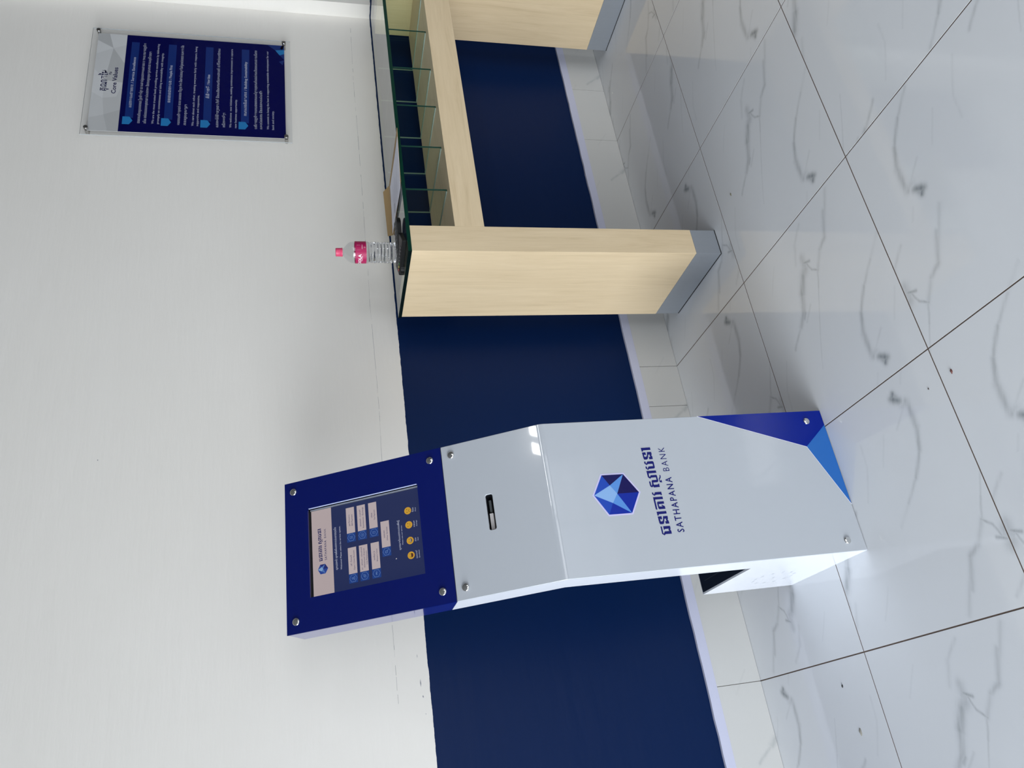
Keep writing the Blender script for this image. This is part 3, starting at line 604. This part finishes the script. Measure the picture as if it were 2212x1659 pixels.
put_poly(bm, [A_, B_, E_, D_], TL, .0003, 0); put_poly(bm, [B_, C_, E_], TL, .0003, 1)
ring_stroke(bm, [A_, B_, C_], .0022, TL, .0002, 2, False)
flat(bm, 'corner_print', [P_ROY, P_SKY, mat('print_white_rim', (.8, .8, .86), .2, coat=.5)], kio)
# black lid of the base box and the vent slots in its side
bm = bmesh.new(); box(bm, KX-HW+.006, KX+HW-.006, -.655, -.356, .3021, .3040); lid = finish(bm, 'base_lid', mat('black_lid', (.010, .014, .020), .25, bump=.05, bscale=50), kio, bevel=.0008)
bm = bmesh.new(); box(bm, KX-HW+.034, KX+HW-.034, -.640, -.388, .3041, .3075); finish(bm, 'raised_panel', mat('black_lid', None), lid, bevel=.001)
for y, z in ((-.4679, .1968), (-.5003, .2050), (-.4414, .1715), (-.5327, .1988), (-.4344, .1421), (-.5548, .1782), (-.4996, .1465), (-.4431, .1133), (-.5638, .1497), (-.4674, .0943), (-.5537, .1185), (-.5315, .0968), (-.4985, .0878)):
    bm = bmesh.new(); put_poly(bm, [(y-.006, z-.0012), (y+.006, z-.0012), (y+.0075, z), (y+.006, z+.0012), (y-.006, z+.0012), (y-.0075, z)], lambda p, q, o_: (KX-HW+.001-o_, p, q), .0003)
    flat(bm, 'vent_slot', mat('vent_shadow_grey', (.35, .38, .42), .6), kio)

# ---------------------------------------------------------------- wall sign
SY = -.030
def TS(x, z, o): return (x, SY-o, z)
sign = thing('wall_sign', 'clear acrylic wall sign with a blue core values poster held by four steel studs', 'sign', (.187, 0, 1.866))
ACR = pane('clear_acrylic', (.97, .975, .98, 1), (.22, .24, .34, 1), ior=1.49)
ACE = mat('acrylic_edge', (.36, .375, .38), .3, spec=.4, bump=.01)
PN = mat('poster_navy', (.0006, .0013, .068), .5, spec=.1, var=.05); PB = mat('poster_bar_blue', srgb(2, 38, 108), .35, var=.03); PC = mat('poster_sky', srgb(30, 116, 176), .35, var=.03)
PG = [mat('poster_grey_%s' % n, (v, v, v*.985), .5, var=.01) for n, v in (('a', .50), ('b', .57), ('c', .64), ('d', .70))]
PT = mat('poster_text', (.42, .44, .54), .5, var=.02); PD = mat('poster_dark_text', srgb(14, 16, 70), .4)
PW = mat('poster_white_edge', (.72, .72, .74), .4, var=.02)
x0, x1, z0, z1 = -.1130, .4870, 1.4660, 2.2655
glass_slab('acrylic_sheet', x0, x1, SY, SY+.005, z0, z1, 1, ACR, ACE, sign)
poster = finish((lambda b: (box(b, -.0870, .4620, SY+.0052, SY+.0066, 1.4920, 2.2430), b)[1])(bmesh.new()), 'poster', PW, sign)
TPs = lambda x, z, o: (x, SY+.0051-o*.3, z)
bm = bmesh.new(); put_poly(bm, rect(-.0870, .4620, 1.4920, 2.1315), TPs, .0001, 0)
gr = [[(-.087, 2.243), (-.02, 2.243), (.0, 2.19), (-.087, 2.17)], [(-.087, 2.17), (.0, 2.19), (.03, 2.1315), (-.087, 2.1315)], [(-.02, 2.243), (.12, 2.243), (.09, 2.20), (.0, 2.19)], [(.0, 2.19), (.09, 2.20), (.10, 2.15), (.03, 2.1315)],
      [(.12, 2.243), (.25, 2.243), (.19, 2.20), (.09, 2.20)], [(.09, 2.20), (.19, 2.20), (.18, 2.1315), (.10, 2.15)], [(.10, 2.15), (.18, 2.1315), (.03, 2.1315)], [(.25, 2.243), (.34, 2.243), (.378, 2.180), (.19, 2.20)], [(.19, 2.20), (.378, 2.180), (.29, 2.1315), (.18, 2.1315)],
      [(.34, 2.243), (.42, 2.243), (.378, 2.180)], [(.42, 2.243), (.462, 2.243), (.462, 2.20), (.378, 2.180)], [(.378, 2.180), (.462, 2.20), (.462, 2.1315), (.40, 2.1315)], [(.378, 2.180), (.40, 2.1315), (.29, 2.1315)]]
for k, g in enumerate(gr): put_poly(bm, g, TPs, .0001, 1+[1, 0, 2, 1, 3, 2, 1, 2, 0, 3, 0, 3, 2][k])
flat(bm, 'background_print', [PN]+PG, poster)
bm = bmesh.new()
for zt, zb in ((2.1115, 2.0810), (1.9660, 1.9345), (1.8170, 1.7865), (1.6700, 1.6390)): put_poly(bm, rect(-.012, .4210, zb, zt), TPs, .0004, 0)
for zt in (2.1195, 1.9760, 1.8270, 1.6790):
    put_poly(bm, [(-.047, zt), (-.006, zt), (-.006, zt-.026), (-.0265, zt-.038), (-.047, zt-.026)], TPs, .0008, 1)
for g, m_ in (([(.372, 1.492), (.40, 1.512), (.41, 1.492)], 0), ([(.41, 1.492), (.40, 1.512), (.43, 1.53), (.435, 1.492)], 1), ([(.435, 1.492), (.43, 1.53), (.462, 1.55), (.462, 1.492)], 0), ([(.43, 1.53), (.462, 1.565), (.462, 1.55)], 0), ([(.34, 1.500), (.36, 1.515), (.372, 1.492)], 0), ([(.435, 1.500), (.445, 1.51), (.462, 1.50), (.462, 1.492)], 1)):
    put_poly(bm, g, TPs, .0005, m_)
flat(bm, 'heading_bar', [PB, PC], poster)
bm = bmesh.new()
HE = [(.045, .172, .180, .331, 2.0905, 'សេវាកម្មល្អឥតខ្ចោះ', '/ Service Excellence'), (.082, .206, .213, .297, 1.9465, 'ធនធានជាចម្បង', '/ People First'), (.118, .187, .194, .255, 1.7970, 'គំនិតថ្មី', '/ New Ideas'), (.029, .165, .173, .346, 1.6480, 'ការកសាងនិរន្តរភាព', '/ Building Sustainability')]
for a, b_, c_, d_, z, k, e in HE:
    put_text(bm, k.replace('្', ''), a, b_, z, .011, TPs, .0012, .015, 0); put_text(bm, e, c_, d_, z, .0105, TPs, .0012, .02, 0)
LN = [(-.039, .418, 2.0545, 'ជាធនាគារដែលទទួលបានការជឿទុកចិត្តបំផុត ដោយផ្តល់នូវសេវាកម្មល្អឥតខ្ចោះ តាមរយៈការប្តេជ្ញាចិត្ត', 0), (-.039, .369, 2.0315, 'រហ័ស ទាន់ពេលវេលាក្នុងការផ្តល់សេវាកម្ម និងការទទួលខុសត្រូវប្រកបដោយសុចរិតភាព។', 0),
      (-.039, .419, 2.0030, 'We are the most trusted bank providing service excellence by delivering', 1), (-.039, .367, 1.9840, 'promptly on commitments and taking accountability with integrity.', 1),
      (-.039, .420, 1.9055, 'មានភាពយកចិត្តទុកដាក់ ចេះគោរពគ្នាទៅវិញទៅមក និងផ្តល់ភាពយុត្តិធម៌ជូនគ្រប់គ្នាដោយមេត្តា និង', 0), (-.039, .075, 1.8815, 'ភាពទទួលខុសត្រូវ។', 0),
      (-.041, .419, 1.8525, 'We care about each other, treating everyone fairly with respect, being', 1), (-.041, .132, 1.8350, 'supportive and responsive.', 1),
      (-.042, .416, 1.7580, 'ស្វាគមន៍គំនិតផ្តួចផ្តើមថ្មី និងស្វែងរកការកែលម្អជាប្រចាំ ដើម្បីចាប់យកឱកាស', 0), (-.041, .039, 1.7320, 'អាជីវកម្មថ្មីៗ។', 0),
      (-.041, .418, 1.7070, 'We welcome  new initiatives, seeking continuous improvement to capture', 1), (-.042, .119, 1.6870, 'new business opportunity.', 1),
      (-.042, .419, 1.6070, 'យើងប្តេជ្ញាចិត្តក្លាយជាធនាគារល្អបំផុតក្នុងការគាំទ្រដល់ការអភិវឌ្ឍប្រកបដោយចីរភាព', 0), (-.042, .176, 1.5860, 'សម្រាប់ធនាគារ និងសង្គមរបស់យើង។', 0),
      (-.042, .420, 1.5590, 'We commit to being the best in supporting sustainable development for our', 1), (-.043, .064, 1.5390, 'bank and society.', 1)]
for a, b_, z, s, en in LN: put_text(bm, s.replace('្', ''), a, b_, z, .0088 if en else .0100, TPs, .0012, .006, 0)
flat(bm, 'body_lettering', PT, poster)
bm = bmesh.new()
put_text(bm, 'គុណតៃម', .1295, .2460, 2.1905, .0265, TPs, .0012, .014, 0); put_text(bm, 'ល', .222, .238, 2.1765, .0110, TPs, .0012, .02, 0)
put_text(bm, 'Core Values', .1160, .2650, 2.1545, .0165, TPs, .0012, .020, 0)
flat(bm, 'title_lettering', PD, poster)
SS = mat('brushed_steel_stud', (.48, .47, .45), .25, 1, bump=.02, bscale=200)
for x, z in ((.467, 2.2415), (-.082, 2.2445), (.469, 1.4930), (-.086, 1.4900)):
    bm = bmesh.new(); r = .0088
    cyl(bm, [(r*.8, .0), (r*.8, .0235), (r*.8, .0245)], 24, lambda a, b, c_: (x+a, -c_, z+b))
    cyl(bm, [(r, .0305), (r, .0375), (r*.9, .0390), (r*.3, .0394)], 24, lambda a, b, c_: (x+a, -c_, z+b))
    finish(bm, 'standoff', SS, sign)

# ---------------------------------------------------------------- things on the counter
GT = 1.1098
# bottle
BX, BY = -.861, -.2895
bot = thing('water_bottle', 'clear plastic water bottle with pink cap and pink label on the glass counter', 'bottle', (BX, BY, GT))
prof = [(.0, .002), (.022, .0005), (.032, .001), (.0375, .006)]
h = .010
for k in range(8):
    prof += [(.0372+(.0012 if k < 2 else 0), h), (.0375, h+.0035), (.0342, h+.0078), (.0344, h+.0088)]; h += .0116
prof += [(.0368, .1035), (.0380, .107), (.0380, .158), (.0370, .166), (.0300, .176), (.0205, .185), (.0140, .190), (.0128, .1925), (.0126, .196)]
BP = pane('clear_pet_plastic', (.91, .915, .925, 1), ior=1.6, rough=.02)
WAT = bpy.data.materials.new('drinking_water'); WAT.use_nodes = True; b = WAT.node_tree.nodes['Principled BSDF']
b.inputs['Transmission Weight'].default_value = 1; b.inputs['IOR'].default_value = 1.33; b.inputs['Roughness'].default_value = 0; b.inputs['Base Color'].default_value = (.97, .98, 1, 1)
TB = lambda a, b, c_: (BX+a*(1+.03*math.sin(c_*180)), BY+b, GT+c_)
bm = bmesh.new(); cyl(bm, [p for p in prof if p[0] > 0], 40, TB); finish(bm, 'bottle_shell', BP, bot, sharp=60)
bm = bmesh.new(); wp = [(max(.002, r-.0012), hh+.0012) for r, hh in prof if 0 < hh < .101 and r > .03] + [(.0350, .1040)]
cyl(bm, wp, 40, TB); finish(bm, 'water', WAT, bot, sharp=60)
LB = mat('pink_label', srgb(170, 22, 84), .4, spec=.3, var=.04); CP = mat('pink_cap', srgb(212, 68, 108), .4, bump=.02)
bm = bmesh.new(); cyl(bm, [(.0386, .1130), (.0386, .1510)], 48, lambda a, b, c_: (BX+a, BY+b, GT+c_), cap=False); lab = finish(bm, 'label', LB, bot)
ca = math.atan2(-2.571-BY, -2.554-BX)      # facing the room
def TLb(x, z, o):
    a = ca+x/.0385; r = .0385+o; return (BX+r*math.cos(a), BY+r*math.sin(a), GT+z)
bm = bmesh.new()
put_text(bm, 'COOLA', -.0640, -.0060, .1310, .0100, TLb, .0003, .03, 0); put_text(bm, 'WATER', -.034, -.012, .1260, .0030, TLb, .0003, .0, 0)
put_text(bm, '1500ml', .012, .030, .1260, .0032, TLb, .0003, .0, 0); ring_stroke(bm, disc(.018, .1195, .0024, 10), .0004, TLb, .0003)
for k in range(5): put_poly(bm, rect(.008, .028, .1445-k*.0025, .1452-k*.0025), TLb, .0003)
flat(bm, 'label_print', mat('label_white', (.85, .82, .85), .4), lab)
bm = bmesh.new(); cp = [(.0140, .1930), (.0156, .1935), (.0156, .1965), (.0145, .1972), (.0150, .1980), (.0146, .2155), (.0132, .2168), (.004, .2172)]
cyl(bm, cp, 36, lambda a, b, c_: (BX+a, BY+b, GT+c_)); finish(bm, 'cap', CP, bot, sharp=40)

# card terminal
ct = thing('card_terminal', 'black card terminal with a grey ridged pad and small coloured keys, lying before the bottle', 'card terminal', (-.93, -.43, GT))
TB1 = mat('terminal_black', (.004, .0045, .005), .45, spec=.2, bump=.03, bscale=400); TG = mat('terminal_grey', (.055, .060, .064), .6, spec=.15, bump=.05, bscale=300)
A2, B2, C2 = Vector((-.984, -.520)), Vector((-1.013, -.368)), Vector((-.8985, -.453)); D2 = B2+(C2-A2)*.95
bm = bmesh.new(); prism(bm, [tuple(A2), tuple(C2), tuple(D2), tuple(B2)], GT+.0004, GT+.0155, lambda p, q, t: (p, q, t)); finish(bm, 'base', TB1, ct, bevel=.003)
# ridged pad with rounded ends lying across the base
pa, pb = Vector((-.846, -.448)), Vector((-.996, -.370)); ax = (pb-pa).normalized(); ay = Vector((-ax.y, ax.x))
if ay.y > 0: ay = -ay
LNp = (pb-pa).length+.012; Wp = .072
def TPd(u, v, w):      # u along pad, v across (towards camera), w up; right end raised
    q = pa+ax*u+ay*v; return (q.x, q.y, GT+.0205+w-u*.048)
out = []
for k in range(13): a = math.pi*k/12; out.append((.020-.030*math.sin(a), Wp/2*math.cos(a)))
for k in range(13): a = math.pi*k/12; out.append((LNp-.012+.014*math.sin(a), -Wp/2*math.cos(a)))
bm = bmesh.new(); prism(bm, out, -.014, 0, TPd); pad = finish(bm, 'pad', TB1, ct, bevel=.003)
for k in range(10):
    u = .004+k*.0156; bm = bmesh.new(); box(bm, u, u+.0142, -.033, .017, 0, .0022, T=TPd); finish(bm, 'ridge', TG, pad, bevel=.0005, seg=1)
bm = bmesh.new()
for k in range(10):
    u = -.0014+.004+k*.0156; put_poly(bm, rect(u, u+.0014, -.033, .017), TPd, .0023)
flat(bm, 'white_line', mat('pale_line', (.30, .32, .33), .5), pad)
e1 = (C2-A2).normalized(); e2 = (B2-A2).normalized()
kc = [(.05, .05, .05, 1)]*8
for k in range(8):
    c = A2+e1*.010+e2*(.035+k*.014); colr = {5: srgb(40, 90, 44), 6: srgb(130, 118, 44), 7: srgb(120, 34, 36)}.get(k, (.03, .032, .035, 1))
    bm = bmesh.new(); prism(bm, [tuple(c-e1*.004-e2*.005), tuple(c+e1*.010-e2*.005), tuple(c+e1*.010+e2*.005), tuple(c-e1*.004+e2*.005)], GT+.0155, GT+.0182, lambda p, q, t: (p, q, t))
    finish(bm, 'key', mat('key_colour_%d' % (k if k > 4 else 0), colr, .35, bump=.02), ct, bevel=.0006, seg=1)

# brown envelope with its flap standing open, white sheet on top
ENV = mat('brown_kraft_paper', srgb(166, 140, 98), .75, bump=.1, bscale=200, var=.04, vscale=30)
env = thing('envelope', 'brown paper envelope with raised flap lying under the white sheet on the counter', 'envelope', (-.65, -.39, GT))
def sheet(bm, P00, P10, P11, P01, th, n=12, curl=None):
    P = [[None]*(n+1) for _ in range(n+1)]
    for i in range(n+1):
        for j in range(n+1):
            u, v = i/n, j/n
            p = (Vector(P00)*(1-u)+Vector(P10)*u)*(1-v)+(Vector(P01)*(1-u)+Vector(P11)*u)*v
            if curl: p.z += curl(u, v)
            P[i][j] = (p, p+Vector((0, 0, th)))
    for lev in (0, 1):
        g = [[bm.verts.new(P[i][j][lev]) for j in range(n+1)] for i in range(n+1)]
        for i in range(n):
            for j in range(n):
                q = [g[i][j], g[i+1][j], g[i+1][j+1], g[i][j+1]]; bm.faces.new(q if lev else q[::-1])
        if lev == 0: g0 = g
    n_ = n; ring = [(i, 0) for i in range(n_)]+[(n_, j) for j in range(n_)]+[(i, n_) for i in range(n_, 0, -1)]+[(0, j) for j in range(n_, 0, -1)]
    for a, b_ in zip(ring, ring[1:]+ring[:1]): bm.faces.new([g0[a[0]][a[1]], g0[b_[0]][b_[1]], g[b_[0]][b_[1]], g[a[0]][a[1]]])
bm = bmesh.new(); sheet(bm, (-.735, -.520, GT+.0003), (-.541, -.566, GT+.0003), (-.499, -.225, GT+.0003), (-.722, -.212, GT+.0003), .0012); finish(bm, 'envelope_body', ENV, env)
bm = bmesh.new(); sheet(bm, (-.722, -.2095, GT+.0016), (-.498, -.2225, GT+.0016), (-.510, -.201, GT+.0225), (-.712, -.190, GT+.0185), .0007, 6); finish(bm, 'flap', ENV, env)
bm = bmesh.new(); sheet(bm, (-.779, -.536, GT+.0020), (-.583, -.569, GT+.0020), (-.533, -.256, GT+.0020), (-.727, -.224, GT+.0020), .0003, 14, lambda u, v: .0035*(1-u)**3*(1-abs(2*v-1)*.3)+.0015*(1-v)**4)
pap = finish(bm, 'paper_sheet', mat('white_office_paper', (.80, .82, .94), .7, bump=.05, bscale=60), org=(-.655, -.397, GT)); tag(pap, 'white printed paper sheet lying over the brown envelope on the glass counter', 'paper')
pv = [Vector((-.779, -.536)), Vector((-.583, -.569)), Vector((-.533, -.256)), Vector((-.727, -.224))]
def TPp(u, v, o):
    p = (pv[0]*(1-u)+pv[1]*u)*(1-v)+(pv[3]*(1-u)+pv[2]*u)*v
    return (p.x, p.y, GT+.0027+.0035*(1-u)**3*(1-abs(2*v-1)*.3)+.0015*(1-v)**4+o)
bm = bmesh.new()
for k in range(9):
    r_ = .60+k*.025; put_poly(bm, rect(.12+(.02 if k % 3 else 0), .5+.35*rr.random(), .80-k*.065, .806-k*.065), TPp, .0001, 0)
put_poly(bm, rect(.10, .30, .62, .64), TPp, .0001, 1)
flat(bm, 'typed_lines', [mat('faint_ink', (.30, .31, .42), .7), mat('dark_ink', (.09, .07, .18), .7)], pap)

# ---------------------------------------------------------------- litter on the floor
def crumb(name, x, y, L, Wd, hgt, col, label, ang, z=0.0):
    bm = bmesh.new(); r2 = random.Random(int(abs(x*1000)))
    n = 9
    bot_ = [bm.verts.new((x+L*.5*math.cos(2*math.pi*i/n+ang)*r2.uniform(.7, 1.1)*abs(math.cos(ang))+Wd*.5*math.cos(2*math.pi*i/n)*.3, y+Wd*.5*math.sin(2*math.pi*i/n)*r2.uniform(.8, 1.2), z+.0001)) for i in range(n)]
    topv = [bm.verts.new((v.co.x*.5+x*.5, v.co.y*.5+y*.5, z+hgt*r2.uniform(.7, 1.1))) for v in bot_]
    for i in range(n): bm.faces.new([bot_[i], bot_[(i+1) % n], topv[(i+1) % n], topv[i]])
    bm.faces.new(topv); bm.faces.new(bot_[::-1])
    o = finish(bm, name, mat('litter_%s_%d' % (name, int(abs(x*100))), col, .7, var=.2, vscale=300), org=(x, y, z)); tag(o, label, 'litter'); return o
crumb('dead_insect', -1.8804, -1.2301, .012, .006, .003, srgb(96, 54, 48), 'small reddish brown dead insect on the open floor right of the kiosk foot', .3)
crumb('grit_speck', -1.8842, -1.1486, .005, .003, .002, srgb(70, 64, 60), 'tiny dark speck on the floor between kiosk foot and the reddish insect', .2)
crumb('dead_insect', -2.4699, -.4512, .011, .007, .003, srgb(36, 36, 38), 'black dead insect on the floor tile left of the kiosk base', .5)
crumb('plaster_flake', -2.5907, -.4689, .018, .012, .002, srgb(150, 148, 140), 'pale crumbly flake on the floor at the far left', .1)
crumb('dry_leaf_bit', -.8917, -.679, .013, .006, .003, srgb(110, 108, 92), 'small curled dry leaf bit on the floor in front of the counter end', .2)
crumb('white_chip', .229, -.0837, .010, .003, .002, srgb(225, 225, 220), 'small curved white chip on the floor under the counter', .1)
